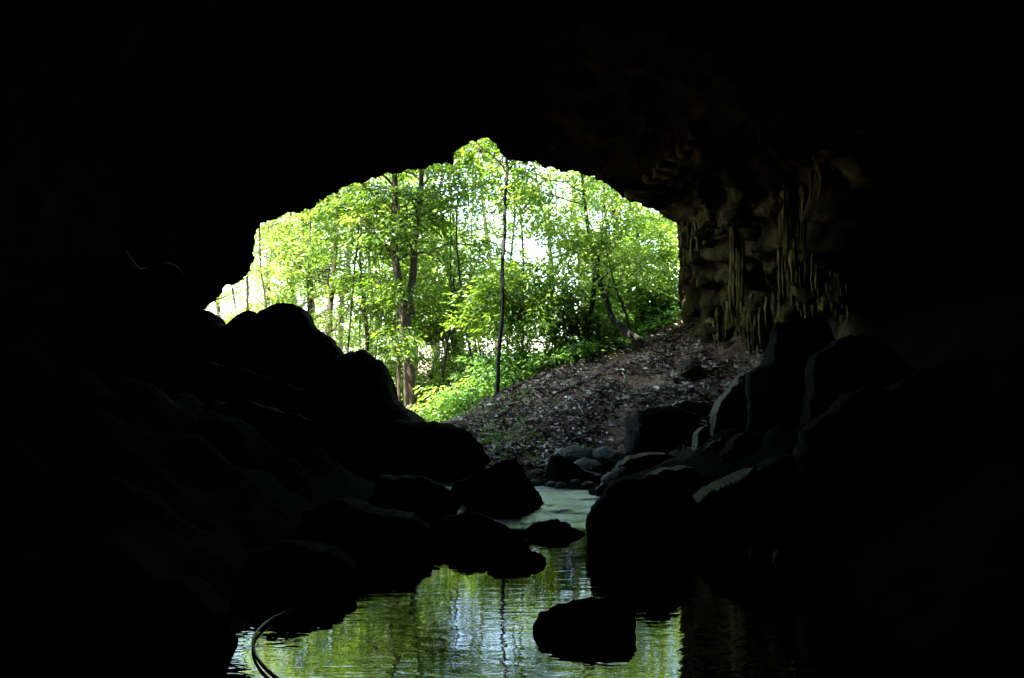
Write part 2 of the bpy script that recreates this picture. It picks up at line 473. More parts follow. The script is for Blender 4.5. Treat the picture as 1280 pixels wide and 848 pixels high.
def ring(a, b):
    q = LIPa.copy()
    q[:, :2] += nd * a[:, None]
    return np.array([P(x, y, d - bb) for (x, y, d), bb in zip(q, b)])
one = np.ones(m)
R0 = ring(0 * one, 0 * one)
mix = lambda l, r: l * (1 - right) + r * right
R05 = ring(mix(18, 14) , mix(0.10, 0.30))
R1 = ring(mix(70, 60), mix(0.25, 1.4))
R2 = ring(mix(180, 205), mix(1.1, 4.0))
R3 = ring(mix(420, 430), mix(4.6, 4.2))
ang = np.pi * (1.12 - 1.24 * tt)
def wring(y, rx, rz, z0):
    c, s = np.cos(ang), np.sin(ang)
    return np.stack([np.sign(c) * np.abs(c) ** 0.8 * rx, y + 0 * c, z0 + rz * np.sign(s) * np.abs(s) ** 0.8], 1)
R4 = wring(1.5, 8.2, 5.4, 0.6)
R5 = wring(-3.5, 7.2, 4.8, 0.4)
R6 = wring(-7.5, 4.5, 3.2, 0.4)
R7 = wring(-9.0, 0.05, 0.05, 0.8)
# outside: a bluff that carries on above and beside the mouth
axc = np.array([-0.3, 0, 2.0])
rad = R0 - axc; rad[:, 1] = 0; rad = nrm(rad)
E1 = R0 + rad * 0.35 + np.array([0, 0.35, 0])
E2 = R0 + rad * 2.0 + np.array([0, 0.55, 0])
E3 = R0 + rad * 6.0 + np.array([0, 0.2, 0])
E4 = R0 * np.array([1, 0, 1]) + rad * 16.0 + np.array([0, 8, 0])
E5 = R0 * np.array([1, 0, 1]) + rad * 40.0 + np.array([0, -8, 0])
rings = [E5, E4, E3, E2, E1, R0, R05, R1, R2, R3, R4, R5, R6, R7]
NT = 560
sub = [4, 6, 10, 12, 6, 5, 18, 56, 60, 40, 16, 10, 8]
def linr(r, n):
    t = np.linspace(0, len(r) - 1, n)
    return np.stack([np.interp(t, np.arange(len(r)), r[:, k]) for k in range(3)], 1)
cols = np.stack([0.35 * catmull(r, NT) + 0.65 * linr(r, NT) for r in rings], 0)        # rings x NT x 3
rows, lipdist = [], []
for k in range(len(rings) - 1):
    for s in range(sub[k]):
        u = s / sub[k]
        p = lambda j: cols[min(max(j, 0), len(rings) - 1)]
        if k in (4, 5):
            q = p(k) * (1 - u) + p(k + 1) * u
        else:
            q0, q1, q2, q3 = p(k - 1), p(k), p(k + 1), p(k + 2)
            lin = q1 * (1 - u) + q2 * u
            cr = 0.5 * (2 * q1 + (q2 - q0) * u + (2 * q0 - 5 * q1 + 4 * q2 - q3) * u ** 2 + (3 * q1 - q0 - 3 * q2 + q3) * u ** 3)
            q = 0.7 * lin + 0.3 * cr
        rows.append(q); lipdist.append(abs(k + u - 5))
rows.append(cols[-1]); lipdist.append(8.0)
G = np.array(rows)
nr = len(G)
# displacement: broad lobes, bedding planes, small knobs
du = np.gradient(G, axis=0); dv = np.gradient(G, axis=1)
nor = nrm(np.cross(dv, du)).reshape(-1, 3)
flat = G.reshape(-1, 3)
ld = np.repeat(np.array(lipdist), NT)
amp = 0.02 + 0.98 * sstep(0.35, 2.1, ld)
bed = flat[:, 2] * 2.6 + 0.9 * fbm(flat * 0.35, 2, 21) + 0.25 * flat[:, 0]
saw = np.abs((bed % 1.0) - 0.5) * 2
tcol = np.tile(np.linspace(0, 1, NT), nr)
rside = sstep(0.6, 0.85, tcol)
dsp = 0.28 * fbm(flat * 0.55, 3, 31) + 0.10 * np.abs(fbm(flat * 1.7, 4, 41)) + (0.05 + 0.16 * rside) * (np.clip(saw * 1.6 - 0.3, 0, 1) - 0.5) \
      + rside * 0.16 * np.sign(fbm(flat * np.array([1.5, 1.5, 1.1]), 2, 77)) * np.minimum(1, np.abs(fbm(flat * np.array([1.5, 1.5, 1.1]), 2, 77)) * 5)
flmask = np.clip(0.5 + 1.2 * fbm(flat * 0.8, 2, 88), 0, 1) * rside
dsp = dsp + flmask * 0.10 * np.abs(fbm(flat * np.array([5.5, 5.5, 0.7]), 3, 87, 0.6)) + rside * 0.035 * fbm(flat * 6.0, 4, 89, 0.6)
ctr = np.array([0, 0, 2.0])
inward = (ctr - flat) * np.array([1, 0.4, 1]); sgn = np.sign((nor * inward).sum(1))[:, None]
flat = flat + nor * sgn * (dsp * amp)[:, None] + 0.036 * (1 - amp)[:, None] * np.stack([fbm(flat * 7.5, 4, 51, 0.75), 0 * ld, fbm(flat * 7.5, 4, 61, 0.75)], 1)
ri = np.arange(nr - 1)[:, None] * NT
ci = np.arange(NT - 1)[None, :]
q = (ri + ci)
allf = np.stack([q, q + 1, q + 1 + NT, q + NT], -1)        # rows x cols x 4
def sub_mesh(name, c0, c1):
    fc = allf[:, c0:c1].reshape(-1, 4)
    used, inv = np.unique(fc, return_inverse=True)
    return mesh_np(name, flat[used], inv.reshape(-1, 4))
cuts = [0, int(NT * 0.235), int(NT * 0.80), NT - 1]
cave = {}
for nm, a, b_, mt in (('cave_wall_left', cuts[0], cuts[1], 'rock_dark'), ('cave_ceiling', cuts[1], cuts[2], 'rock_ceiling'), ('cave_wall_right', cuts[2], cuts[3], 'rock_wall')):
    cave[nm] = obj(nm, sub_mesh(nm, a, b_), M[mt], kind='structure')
cave_bvh = BVHTree.FromPolygons([tuple(p) for p in flat], [tuple(int(i) for i in ff) for ff in allf.reshape(-1, 4)])
def hit(px, py):
    d = Vector(ray(px, py)).normalized()
    r = cave_bvh.ray_cast(Vector((0, 0, EYE)), d)
    return None if r[0] is None else np.array(r[0])

# ------------------------------------------------------------------ boulders
def rock_body(poly, Y, thick, seed, facets=10, rough=0.05, lean=0.0, NU=120, NV=36, pw=0.5, block=False, drop=0.0):
    pts = np.array([P(x, y, Y)[[0, 2]] for x, y in poly])
    c = pts.mean(0)
    closed = np.vstack([pts, pts[:1]])
    seg = np.linalg.norm(np.diff(closed, axis=0), axis=1)
    cum = np.concatenate([[0], np.cumsum(seg)])
    s = np.linspace(0, cum[-1], NU, endpoint=False)
    ox = np.interp(s, cum, closed[:, 0]); oz = np.interp(s, cum, closed[:, 1])
    size = 0.5 * (np.ptp(pts[:, 0]) + np.ptp(pts[:, 1]))
    jq = np.stack([ox, oz, 0 * ox], 1) * (6.0 / max(size, 0.3)) + seed * 3.1
    jq2 = jq + 40.0
    ox = ox + 0.026 * size * fbm(jq, 4, seed, 0.65); oz = oz + 0.026 * size * fbm(jq2, 4, seed + 2, 0.65)
    V = []
    nf = max(4, NV // 3)
    prof = [(-0.30 * (1 - (q / nf)) ** 0.7, (q / nf) ** 0.35) for q in range(nf)] + \
           [(1.7 * (q / (NV - nf - 1)) ** 1.3, max(1 - (q / (NV - nf - 1)) ** 2.2, 0.0) ** pw) for q in range(NV - nf)]
    if block:
        prof = [(-0.06, 0.0), (-0.06, 0.3), (-0.05, 0.6), (-0.04, 0.8), (-0.02, 0.93), (0.0, 0.985), (0.05, 1.0), (0.2, 0.98), (0.4, 0.95), (0.6, 0.915), (0.8, 0.88),
                (1.0, 0.845), (1.2, 0.81), (1.35, 0.76), (1.43, 0.68), (1.48, 0.45), (1.5, 0.0)]
        NV = len(prof)
    for yy, k in prof:
        V.append(np.stack([c[0] + (ox - c[0]) * k, np.full(NU, Y + thick * yy), c[1] + (oz - c[1]) * k], 1))
    V = np.vstack(V)
    V[:, 1] += lean * (V[:, 2] - c[1])
    V[:, 2] -= drop * np.maximum(V[:, 1] - Y, 0)
    rs = np.random.RandomState(seed)
    mid = np.array([c[0], Y, c[1]])
    for _ in range(facets):
        n = rs.normal(size=3); n[1] = -abs(n[1]) * 1.6 if rs.rand() < 0.75 else abs(n[1]) * 1.6
        n /= np.linalg.norm(n)
        if abs(n[1]) < 0.7:
            n[1] = math.copysign(1.0, n[1]); n /= np.linalg.norm(n)
        d = (V - mid) @ n
        cut = d.max() * rs.uniform(0.6, 0.9)
        over = np.maximum(d - cut, 0)
        V -= over[:, None] * n * 0.94
    out = nrm(V - mid)
    V += out * (rough * size * (fbm(V * 2.2 / max(size, 0.25), 4, seed) * 0.6 + 0.35 * np.abs(fbm(V * 5.0 / max(size, 0.25), 3, seed + 5))))[:, None]
    i = (np.arange(NV - 1)[:, None] * NU)
    j = np.arange(NU)[None, :]
    a = (i + j).ravel(); b = (i + (j + 1) % NU).ravel()
    return V, np.stack([a, a + NU, b + NU, b], 1)

def sharp(me, deg=28):
    me.polygons.foreach_set('use_smooth', np.ones(len(me.polygons), dtype=bool))
    try:
        me.set_sharp_from_angle(angle=math.radians(deg))
    except Exception:
        pass

def boulder(poly, Y, thick, seed, label, mat='rock_dark', name='boulder', group=None, **kw):
    V, Fc = rock_body(poly, Y, thick, seed, **kw)
    base = np.array([V[:, 0].mean(), Y, V[:, 2].min()])
    me = mesh_np(name, V - base, Fc)
    sharp(me)
    o = obj(name, me, M[mat], label=label, cat='rock', group=group)
    o.location = tuple(base)
    return o

# left heap
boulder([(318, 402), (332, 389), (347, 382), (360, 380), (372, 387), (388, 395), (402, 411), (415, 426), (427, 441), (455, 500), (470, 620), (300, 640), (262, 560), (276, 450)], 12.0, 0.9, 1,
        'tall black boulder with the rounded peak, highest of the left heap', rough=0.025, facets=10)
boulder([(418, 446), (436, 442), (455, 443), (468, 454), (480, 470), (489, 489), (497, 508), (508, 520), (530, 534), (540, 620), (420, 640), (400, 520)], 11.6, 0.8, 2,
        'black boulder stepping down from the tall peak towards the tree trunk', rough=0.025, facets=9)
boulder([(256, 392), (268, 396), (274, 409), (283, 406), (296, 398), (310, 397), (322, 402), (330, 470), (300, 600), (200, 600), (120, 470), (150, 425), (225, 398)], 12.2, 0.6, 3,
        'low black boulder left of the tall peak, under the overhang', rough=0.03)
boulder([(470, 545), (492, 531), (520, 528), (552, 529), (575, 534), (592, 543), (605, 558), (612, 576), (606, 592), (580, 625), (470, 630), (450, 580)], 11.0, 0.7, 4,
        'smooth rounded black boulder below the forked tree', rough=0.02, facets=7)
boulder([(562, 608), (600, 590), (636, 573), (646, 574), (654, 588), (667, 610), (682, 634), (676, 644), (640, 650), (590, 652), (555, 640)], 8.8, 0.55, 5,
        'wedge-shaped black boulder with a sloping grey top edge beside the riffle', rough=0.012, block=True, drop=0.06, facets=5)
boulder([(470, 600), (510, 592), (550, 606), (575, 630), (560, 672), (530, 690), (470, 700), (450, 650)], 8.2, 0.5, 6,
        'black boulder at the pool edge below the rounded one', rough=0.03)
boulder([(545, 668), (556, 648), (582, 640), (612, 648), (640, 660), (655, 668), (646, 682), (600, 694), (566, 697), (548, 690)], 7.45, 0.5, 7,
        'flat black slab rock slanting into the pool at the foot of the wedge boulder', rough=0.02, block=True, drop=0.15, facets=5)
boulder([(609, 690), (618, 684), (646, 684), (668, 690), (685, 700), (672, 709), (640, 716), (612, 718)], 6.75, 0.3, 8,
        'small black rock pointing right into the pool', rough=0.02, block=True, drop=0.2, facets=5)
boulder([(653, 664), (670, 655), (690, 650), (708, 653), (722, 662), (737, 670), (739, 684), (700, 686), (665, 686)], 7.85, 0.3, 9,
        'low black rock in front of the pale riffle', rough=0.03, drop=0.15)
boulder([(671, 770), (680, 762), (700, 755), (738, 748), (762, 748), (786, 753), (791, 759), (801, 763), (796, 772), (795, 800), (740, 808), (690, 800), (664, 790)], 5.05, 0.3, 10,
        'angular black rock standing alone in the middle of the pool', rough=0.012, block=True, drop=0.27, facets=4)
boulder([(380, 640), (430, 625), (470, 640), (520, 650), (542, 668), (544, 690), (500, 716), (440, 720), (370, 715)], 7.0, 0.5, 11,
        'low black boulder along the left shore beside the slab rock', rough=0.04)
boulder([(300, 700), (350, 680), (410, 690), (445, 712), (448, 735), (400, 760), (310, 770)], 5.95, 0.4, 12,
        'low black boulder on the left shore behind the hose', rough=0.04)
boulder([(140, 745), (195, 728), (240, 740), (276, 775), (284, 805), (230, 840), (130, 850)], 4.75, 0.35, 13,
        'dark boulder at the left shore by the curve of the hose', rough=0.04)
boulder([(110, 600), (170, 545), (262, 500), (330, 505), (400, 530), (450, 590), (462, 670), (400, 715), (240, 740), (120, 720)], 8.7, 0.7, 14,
        'wide low black boulder added to shade the left bank in front of the tall peak', rough=0.03)  # added to cover the lit bank and shade it black
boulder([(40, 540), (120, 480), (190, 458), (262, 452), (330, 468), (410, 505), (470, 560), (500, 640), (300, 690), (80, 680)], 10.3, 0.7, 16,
        'long black boulder added to block light on the left bank just below the tall peak', rough=0.03)  # added blocker: its unlit face hides the lit ground behind
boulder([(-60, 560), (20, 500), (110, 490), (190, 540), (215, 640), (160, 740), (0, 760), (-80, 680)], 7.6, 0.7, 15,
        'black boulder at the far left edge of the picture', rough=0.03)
# right heap
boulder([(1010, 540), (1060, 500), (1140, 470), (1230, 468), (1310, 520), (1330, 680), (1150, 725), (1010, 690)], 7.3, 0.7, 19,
        'wide black boulder added to shade the right bank at the right edge of the picture', rough=0.03)  # added to cover the right bank and keep it in shade
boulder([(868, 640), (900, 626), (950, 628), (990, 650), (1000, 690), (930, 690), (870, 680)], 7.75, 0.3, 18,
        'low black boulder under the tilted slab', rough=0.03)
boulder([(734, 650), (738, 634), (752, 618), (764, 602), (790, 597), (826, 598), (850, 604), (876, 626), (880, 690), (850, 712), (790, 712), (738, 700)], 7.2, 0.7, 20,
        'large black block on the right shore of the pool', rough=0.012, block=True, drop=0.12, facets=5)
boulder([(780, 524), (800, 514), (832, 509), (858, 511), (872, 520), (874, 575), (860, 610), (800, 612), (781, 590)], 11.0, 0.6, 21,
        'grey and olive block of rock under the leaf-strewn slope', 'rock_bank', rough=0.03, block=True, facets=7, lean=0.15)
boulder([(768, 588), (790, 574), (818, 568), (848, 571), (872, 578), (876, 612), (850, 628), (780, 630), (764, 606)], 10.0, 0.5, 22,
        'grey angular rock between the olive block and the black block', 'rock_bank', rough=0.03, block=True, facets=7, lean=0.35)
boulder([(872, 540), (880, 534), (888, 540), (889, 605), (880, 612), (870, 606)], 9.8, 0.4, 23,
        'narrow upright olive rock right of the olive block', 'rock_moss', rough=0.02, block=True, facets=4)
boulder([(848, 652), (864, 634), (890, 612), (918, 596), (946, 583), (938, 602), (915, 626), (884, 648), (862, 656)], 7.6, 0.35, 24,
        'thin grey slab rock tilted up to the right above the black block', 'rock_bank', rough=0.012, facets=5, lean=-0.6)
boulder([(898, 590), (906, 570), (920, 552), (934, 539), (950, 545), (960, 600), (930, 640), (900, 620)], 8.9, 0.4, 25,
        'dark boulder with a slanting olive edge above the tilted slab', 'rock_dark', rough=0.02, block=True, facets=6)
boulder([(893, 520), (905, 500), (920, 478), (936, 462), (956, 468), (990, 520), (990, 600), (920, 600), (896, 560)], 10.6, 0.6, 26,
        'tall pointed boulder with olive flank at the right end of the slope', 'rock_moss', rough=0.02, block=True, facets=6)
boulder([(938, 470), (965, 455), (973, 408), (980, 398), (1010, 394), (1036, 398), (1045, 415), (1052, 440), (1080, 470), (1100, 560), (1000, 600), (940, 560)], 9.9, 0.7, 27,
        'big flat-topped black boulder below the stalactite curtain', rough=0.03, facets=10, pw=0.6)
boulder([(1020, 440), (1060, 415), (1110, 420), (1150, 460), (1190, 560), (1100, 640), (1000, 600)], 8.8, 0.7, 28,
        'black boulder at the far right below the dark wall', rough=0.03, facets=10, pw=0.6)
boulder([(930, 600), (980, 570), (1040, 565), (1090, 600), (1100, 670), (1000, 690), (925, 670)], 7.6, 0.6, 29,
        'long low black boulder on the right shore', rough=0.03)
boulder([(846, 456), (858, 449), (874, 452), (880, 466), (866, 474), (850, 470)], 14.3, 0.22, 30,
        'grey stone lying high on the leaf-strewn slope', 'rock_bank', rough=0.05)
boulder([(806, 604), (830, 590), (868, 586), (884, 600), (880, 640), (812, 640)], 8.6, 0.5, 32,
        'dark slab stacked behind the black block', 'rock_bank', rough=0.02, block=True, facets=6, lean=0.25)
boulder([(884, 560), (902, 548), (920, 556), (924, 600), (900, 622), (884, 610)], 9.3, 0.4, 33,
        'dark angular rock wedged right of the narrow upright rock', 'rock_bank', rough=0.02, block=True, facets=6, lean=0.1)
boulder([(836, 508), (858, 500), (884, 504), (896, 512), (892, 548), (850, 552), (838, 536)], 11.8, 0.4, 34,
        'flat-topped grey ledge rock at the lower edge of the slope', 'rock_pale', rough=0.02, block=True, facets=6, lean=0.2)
# rubble by the stream
boulder([(678, 612), (680, 590), (687, 570), (696, 566), (716, 577), (738, 592), (758, 600), (752, 618), (720, 628), (690, 626)], 9.9, 0.35, 31,
        'dark pointed rock with an olive left side beside the riffle', 'rock_bank', rough=0.02, block=True, facets=6, lean=0.2)
rub = [((704, 562), (722, 558), (740, 563), (744, 580), (722, 586), (706, 578), 10.9, 'flat grey stone topping the streamside rubble'),
       ((742, 566), (756, 560), (772, 566), (778, 580), (760, 588), (744, 582), 10.8, 'grey stone at the right of the streamside rubble'),
       ((716, 580), (734, 574), (752, 580), (758, 594), (736, 600), (718, 594), 10.5, 'greenish stone in the middle of the streamside rubble'),
       ((752, 600), (764, 592), (776, 596), (780, 612), (766, 622), (752, 616), 9.6, 'pale stone leaning against the black block'),
       ((690, 572), (700, 562), (712, 564), (714, 576), (702, 582), (692, 580), 11.0, 'small stone at the left of the streamside rubble'),
       ((655, 590), (666, 583), (676, 590), (678, 604), (664, 610), (654, 602), 10.4, 'rounded stone at the foot of the leafy slope'),
       ((735, 622), (750, 618), (764, 624), (762, 634), (748, 638), (736, 632), 9.0, 'small wet stone at the right edge of the riffle'),
       ((676, 628), (690, 624), (704, 629), (702, 636), (686, 638), (676, 634), 9.2, 'small dark stone at the head of the riffle')]
for k, r in enumerate(rub):
    boulder(list(r[:6]), r[6], 0.16, 40 + k, r[7], 'rock_pale', name='stone', rough=0.05, NU=40, NV=16, lean=1.1)

M['wet_pebble'] = rock_mat('wet_pebble', [(0.3, (0.03, 0.03, 0.03)), (0.7, (0.12, 0.12, 0.12))], rough=(0.05, 0.25), spec=0.8, bump=0.9)
for k, (x, y, w, lb) in enumerate([(864, 682, 9, 'leftmost of the small wet stones glinting at the right shore'), (880, 676, 10, 'small wet stone, second from the left, glinting at the right shore'),
                                   (896, 684, 9, 'small wet stone in the middle of the glinting row at the right shore'), (912, 678, 9, 'small wet stone right of the middle, glinting at the right shore'),
                                   (926, 673, 7, 'small wet stone at the right end of the glinting cluster'), (943, 690, 6, 'lone wet pebble right of the glinting cluster'), (973, 695, 6, 'rightmost lone wet pebble at the right shore')]):
    Y = (EYE) * F / (y + 4 - 450.0)
    boulder([(x - w, y + 3), (x - w * .6, y - 4), (x + w * .2, y - 6), (x + w * .9, y - 2), (x + w, y + 4), (x + w * .3, y + 9), (x - w * .7, y + 9)], Y, 0.06, 80 + k, lb, 'wet_pebble', name='stone', rough=0.12, NU=32, NV=14)

# ------------------------------------------------------------------ stalactites and ledges on the right wall
WALL = cave['cave_wall_right']
rs = np.random.RandomState(5)
def drip(px, y0, y1, w, seed, top_w=1.5, off=0.0, dd=None):
    h = hit(px, y0)
    if h is None:
        return
    h2 = hit(px, 0.5 * (y0 + y1))
    Y = h[1] - off
    if h2 is not None:
        Y = min(Y, h2[1] - off * 0.4)
    if dd is not None: Y = dd
    a = P(px, y0 - 4, Y + 0.06); b = P(px + rs.uniform(-1.5, 1.5), y1, Y)
    n = 14
    path = np.array([a * (1 - t) + b * t for t in np.linspace(0, 1, n)])
    path[:, 0] += 0.012 * fbm(path * 3 + seed, 2, seed)
    tq = np.linspace(0, 1, n)
    r = w * Y / F * 0.5 * (1.5 * (1 - tq) ** 0.9 + 0.35) * (1 + 0.45 * vnoise(path * 7 + seed, seed) + 0.2 * vnoise(path * 21 + seed, seed + 3))
    r[-1] *= 0.2; r[-2] *= 0.6; r[0] *= 0.6
    v, f = tube(path, np.maximum(r, 0.004), 11, 0.6, seed)
    obj('stalactite', mesh_np('stalactite', v, f), M['flowstone'], WALL)
def curtain(px0, px1, ytop, ybot, n, w, seed):
    rr = np.random.RandomState(seed)
    for k in range(n):
        u = (k + rr.uniform(0.1, 0.9)) / n
        x = px0 + (px1 - px0) * u
        t0 = ytop(u) + rr.uniform(-10, 16); t1 = ybot(u) + rr.uniform(-38, 10)
        drip(x, t0, max(t1, t0 + 14), w * rr.uniform(0.6, 1.35), seed * 50 + k)
curtain(914, 930, lambda u: 262 + 12 * (1 - u), lambda u: 352, 9, 4.3, 1)
curtain(913, 930, lambda u: 318, lambda u: 410, 9, 3.6, 2)
curtain(974, 1008, lambda u: 232, lambda u: 330, 12, 5.0, 3)
curtain(974, 996, lambda u: 300, lambda u: 378, 10, 3.6, 4)
curtain(1012, 1026, lambda u: 205, lambda u: 250, 5, 3.6, 6)
curtain(888, 985, lambda u: 392, lambda u: 455, 36, 4.3, 7)
curtain(900, 978, lambda u: 375, lambda u: 420, 18, 4.3, 8)
curtain(1000, 1062, lambda u: 325, lambda u: 375, 14, 4.3, 9)
curtain(990, 1040, lambda u: 365, lambda u: 397, 14, 5.0, 10)
curtain(1040, 1064, lambda u: 380, lambda u: 408, 7, 3.6, 11)
curtain(852, 880, lambda u: 284, lambda u: 330, 9, 4.3, 12)
def ledge(px, py, w, h, seed, mat='rock_wall'):
    p = hit(px, py)
    if p is None: return
    rr = np.random.RandomState(seed)
    Y = p[1]
    poly = [(px - w, py - h * rr.uniform(.5, 1)), (px - w * .4, py - h), (px + w * .5, py - h * rr.uniform(.8, 1)), (px + w, py - h * rr.uniform(.3, .8)),
            (px + w * .95, py + h * rr.uniform(.4, 1)), (px + w * .3, py + h), (px - w * .5, py + h * rr.uniform(.7, 1)), (px - w, py + h * .6)]
    V, Fc = rock_body(poly, Y, 0.28, seed, facets=8, rough=0.05, NU=36, NV=12, pw=0.35)
    me = mesh_np('rock_ledge', V, Fc); sharp(me)
    obj('rock_ledge', me, M[mat], WALL)
for k, (x, y, w, h) in enumerate([(866, 300, 14, 14), (862, 345, 12, 12), (874, 322, 12, 9), (868, 385, 14, 12), (888, 352, 16, 10), (892, 300, 18, 10), (905, 390, 22, 8), (938, 268, 34, 9), (950, 292, 28, 8),
                                 (950, 352, 26, 12), (1005, 350, 16, 10), (1020, 372, 22, 12), (1045, 330, 24, 7), (1058, 352, 16, 10), (890, 420, 14, 16), (925, 440, 20, 14), (955, 425, 18, 14)]):
    ledge(x, y, w, h, 300 + k)
for k in range(9):
    u = k / 8.0
    ledge(800 + 84 * u, 240 - 72 * u + 3 * math.sin(k * 2.1), 18 + 4 * math.sin(k * 1.7), 8 + 2 * math.cos(k * 2.3), 340 + k)

# ------------------------------------------------------------------ leaves and trees
def leaf_mesh(name, base, axis_, norm, length, tint, width=0.46, fold=0.12):
    a = nrm(axis_); s = nrm(np.cross(norm, a)); n = np.cross(a, s)
    L = length[:, None]
    p0 = base; p2 = base + a * L - n * L * 0.08
    mid = base + a * L * 0.45
    p1 = mid + s * L * width * 0.5 + n * L * fold
    p3 = mid - s * L * width * 0.5 + n * L * fold
    v = np.stack([p0, p1, p2, p3], 1).reshape(-1, 3)
    k = np.arange(len(base))[:, None] * 4
    f = np.stack([k + [0, 1, 2], k + [0, 2, 3]], 1).reshape(-1, 3)
    me = mesh_np(name, v, f, smooth=False)
    at = me.attributes.new('tint', 'FLOAT', 'FACE')
    at.data.foreach_set('value', np.repeat(np.clip(tint, 0, 1), 2).astype(np.float32))
    return me

def sprays(centers, dirs, rr, per=34, spread=0.42, size=0.13, droop=0.25, tvar=0.22):
    """flat layered leaf sprays: one per centre, growing along dirs"""
    n = len(centers)
    cnt = rr.randint(int(per * 0.6), int(per * 1.4) + 1, n)
    idx = np.repeat(np.arange(n), cnt)
    N_ = len(idx)
    d = nrm(dirs[idx])
    side = nrm(np.cross(d, np.array([0, 0, 1.0])) + 1e-4)
    u = rr.uniform(-0.35, 1.15, N_); w = rr.normal(0, 0.5, N_) * (1 - 0.35 * np.abs(u))
    sc_ = (spread * rr.uniform(0.6, 1.4, n))[idx]
    pos = centers[idx] + d * (u * sc_)[:, None] + side * (w * sc_)[:, None]
    pos[:, 2] += rr.normal(0, 0.09, N_) * sc_ * 1.6 - droop * sc_ * np.maximum(u, 0) ** 2 - 0.12 * sc_ * w * w
    ax_ = d * rr.uniform(0.2, 1, N_)[:, None] + side * (np.sign(w) * rr.uniform(0.2, 1.1, N_))[:, None]
    ax_[:, 2] -= rr.uniform(0.0, 0.75, N_)
    nm = np.tile(np.array([0, 0, 1.0]), (N_, 1)) + rr.normal(0, 0.42, (N_, 3))
    tint = (rr.normal(0.5, 0.17, n))[idx] + rr.normal(0, tvar * 0.6, N_)
    return pos, ax_, nm, size * rr.uniform(0.65, 1.3, N_), tint

def grow(path, r0, r1, seed, nb, blen, start=0.35, per=34, spread=0.42, size=0.13, subs=4, elev=(0.1, 0.8), extra=(), density=1.0):
    """trunk along path with branches; returns wood parts and spray centres"""
    rr = np.random.RandomState(seed)
    wood = []
    n = max(18, int(len(path) * 6))
    tp = catmull(path, n)
    tp[2:-1, :2] += 0.02 * np.stack([vnoise(tp[2:-1] * 1.3 + seed, seed), vnoise(tp[2:-1] * 1.3 + seed + 9, seed + 1)], 1)
    rad_ = r0 + (r1 - r0) * np.linspace(0, 1, n) ** 0.8
    rad_[:3] *= np.array([1.35, 1.15, 1.05])
    trunk = tube(tp, rad_, 10, 0.22, seed)
    limbs, cs, ds = [], [], []
    def branch(p, d, L, r, lvl):
        k = 7
        pts = [p]
        dd = d.copy()
        for i in range(k):
            dd = nrm(dd + rr.normal(0, 0.16, 3) + np.array([0, 0, -0.05 if lvl else 0.02]))
            pts.append(pts[-1] + dd * L / k)
        pts = np.array(pts)
        if lvl == 0: limbs.append([])
        limbs[-1].append(tube(pts, np.linspace(r, max(r * 0.25, 0.004), k + 1), 6 if lvl == 0 else 4))
        if lvl == 0:
            for s_ in range(subs):
                i = rr.randint(2, k + 1)
                h = nrm(np.array([dd[0], dd[1], 0.0]) + 1e-4)
                a_ = rr.choice([-1, 1]) * rr.uniform(0.4, 1.2)
                nd_ = np.array([h[0] * math.cos(a_) - h[1] * math.sin(a_), h[0] * math.sin(a_) + h[1] * math.cos(a_), rr.uniform(-0.15, 0.4)])
                branch(pts[i], nrm(nd_), L * rr.uniform(0.3, 0.6), r * 0.4, 1)
            cs.append(pts[-1]); ds.append(dd)
        else:
            m_ = max(2, int(round(3 * density)))
            for i in np.linspace(2, k, m_).astype(int):
                cs.append(pts[i] + rr.normal(0, 0.1, 3)); ds.append(nrm(np.array([dd[0], dd[1], 0.15]) + rr.normal(0, 0.35, 3)))
    for b in range(nb):
        u = start + (1 - start) * (b + rr.uniform(0, 1)) / nb
        i = min(int(u * (n - 1)), n - 1)
        az = rr.uniform(0, 2 * math.pi); e = rr.uniform(*elev)
        d = np.array([math.cos(az) * math.cos(e), math.sin(az) * math.cos(e), math.sin(e)])
        if tp[i][1] + d[1] * blen < 14.9 and d[1] < 0: d[1] *= -1
        branch(tp[i], d, blen * rr.uniform(0.6, 1.25) * (1.15 - 0.45 * u), rad_[i] * 0.5, 0)
    return trunk, limbs, np.array(cs), np.array(ds), rr

def make_tree(name, path, r0, r1, seed, label, nb=12, blen=2.2, bark='bark', leaf='leaf', forks=(), group=None, cat='tree', lsize=0.13, per=34, spread=0.42, start=0.35, subs=4, elev=(0.1, 0.8), density=1.0, keep=None):
    root = np.array(path[0], float)
    t = thing(name, root, label, cat, group)
    trunk, limbs, cs, ds, rr = grow(path, r0, r1, seed, nb, blen, start, per, spread, lsize, subs, elev, density=density)
    obj('trunk', mesh_np('trunk', *trunk), M[bark], t)
    for k, (fp, fr0, fr1, fnb) in enumerate(forks):
        tk, lb, c2, d2, _ = grow(fp, fr0, fr1, seed + 100 + k, fnb, blen, 0.25, per, spread, lsize, subs, elev, density=density)
        obj('limb', mesh_np('limb', *tk), M[bark], t)
        limbs += lb
        if len(c2): cs = np.vstack([cs, c2]) if len(cs) else c2; ds = np.vstack([ds, d2]) if len(ds) else d2
    if limbs and group is None:
        for lb in limbs:
            obj('branch', mesh_np('branch', *join(lb)), M[bark], t)
    elif limbs:
        obj('branchwork', mesh_np('branchwork', *join([q for lb in limbs for q in lb])), M[bark], t, kind='stuff')
    if len(cs):
        ok = cs[:, 1] > 14.9; cs, ds = cs[ok], ds[ok]
        lv = sprays(cs, ds, rr, per, spread, lsize)
        obj('crown', leaf_mesh('crown', *lv), M[leaf], t)
    return t

def pp(l): return [P(*a) for a in l]
def up(p, h, dx=0.0, dy=0.0):
    p = np.array(p, float)
    return [p + np.array([dx * u + 0.12 * math.sin(u * 5), dy * u, h * u]) for u in np.linspace(0, 1, 5)]
def onground(x, y): return np.array([x, y, float(hgt([x], [y])[0]) - 0.08])

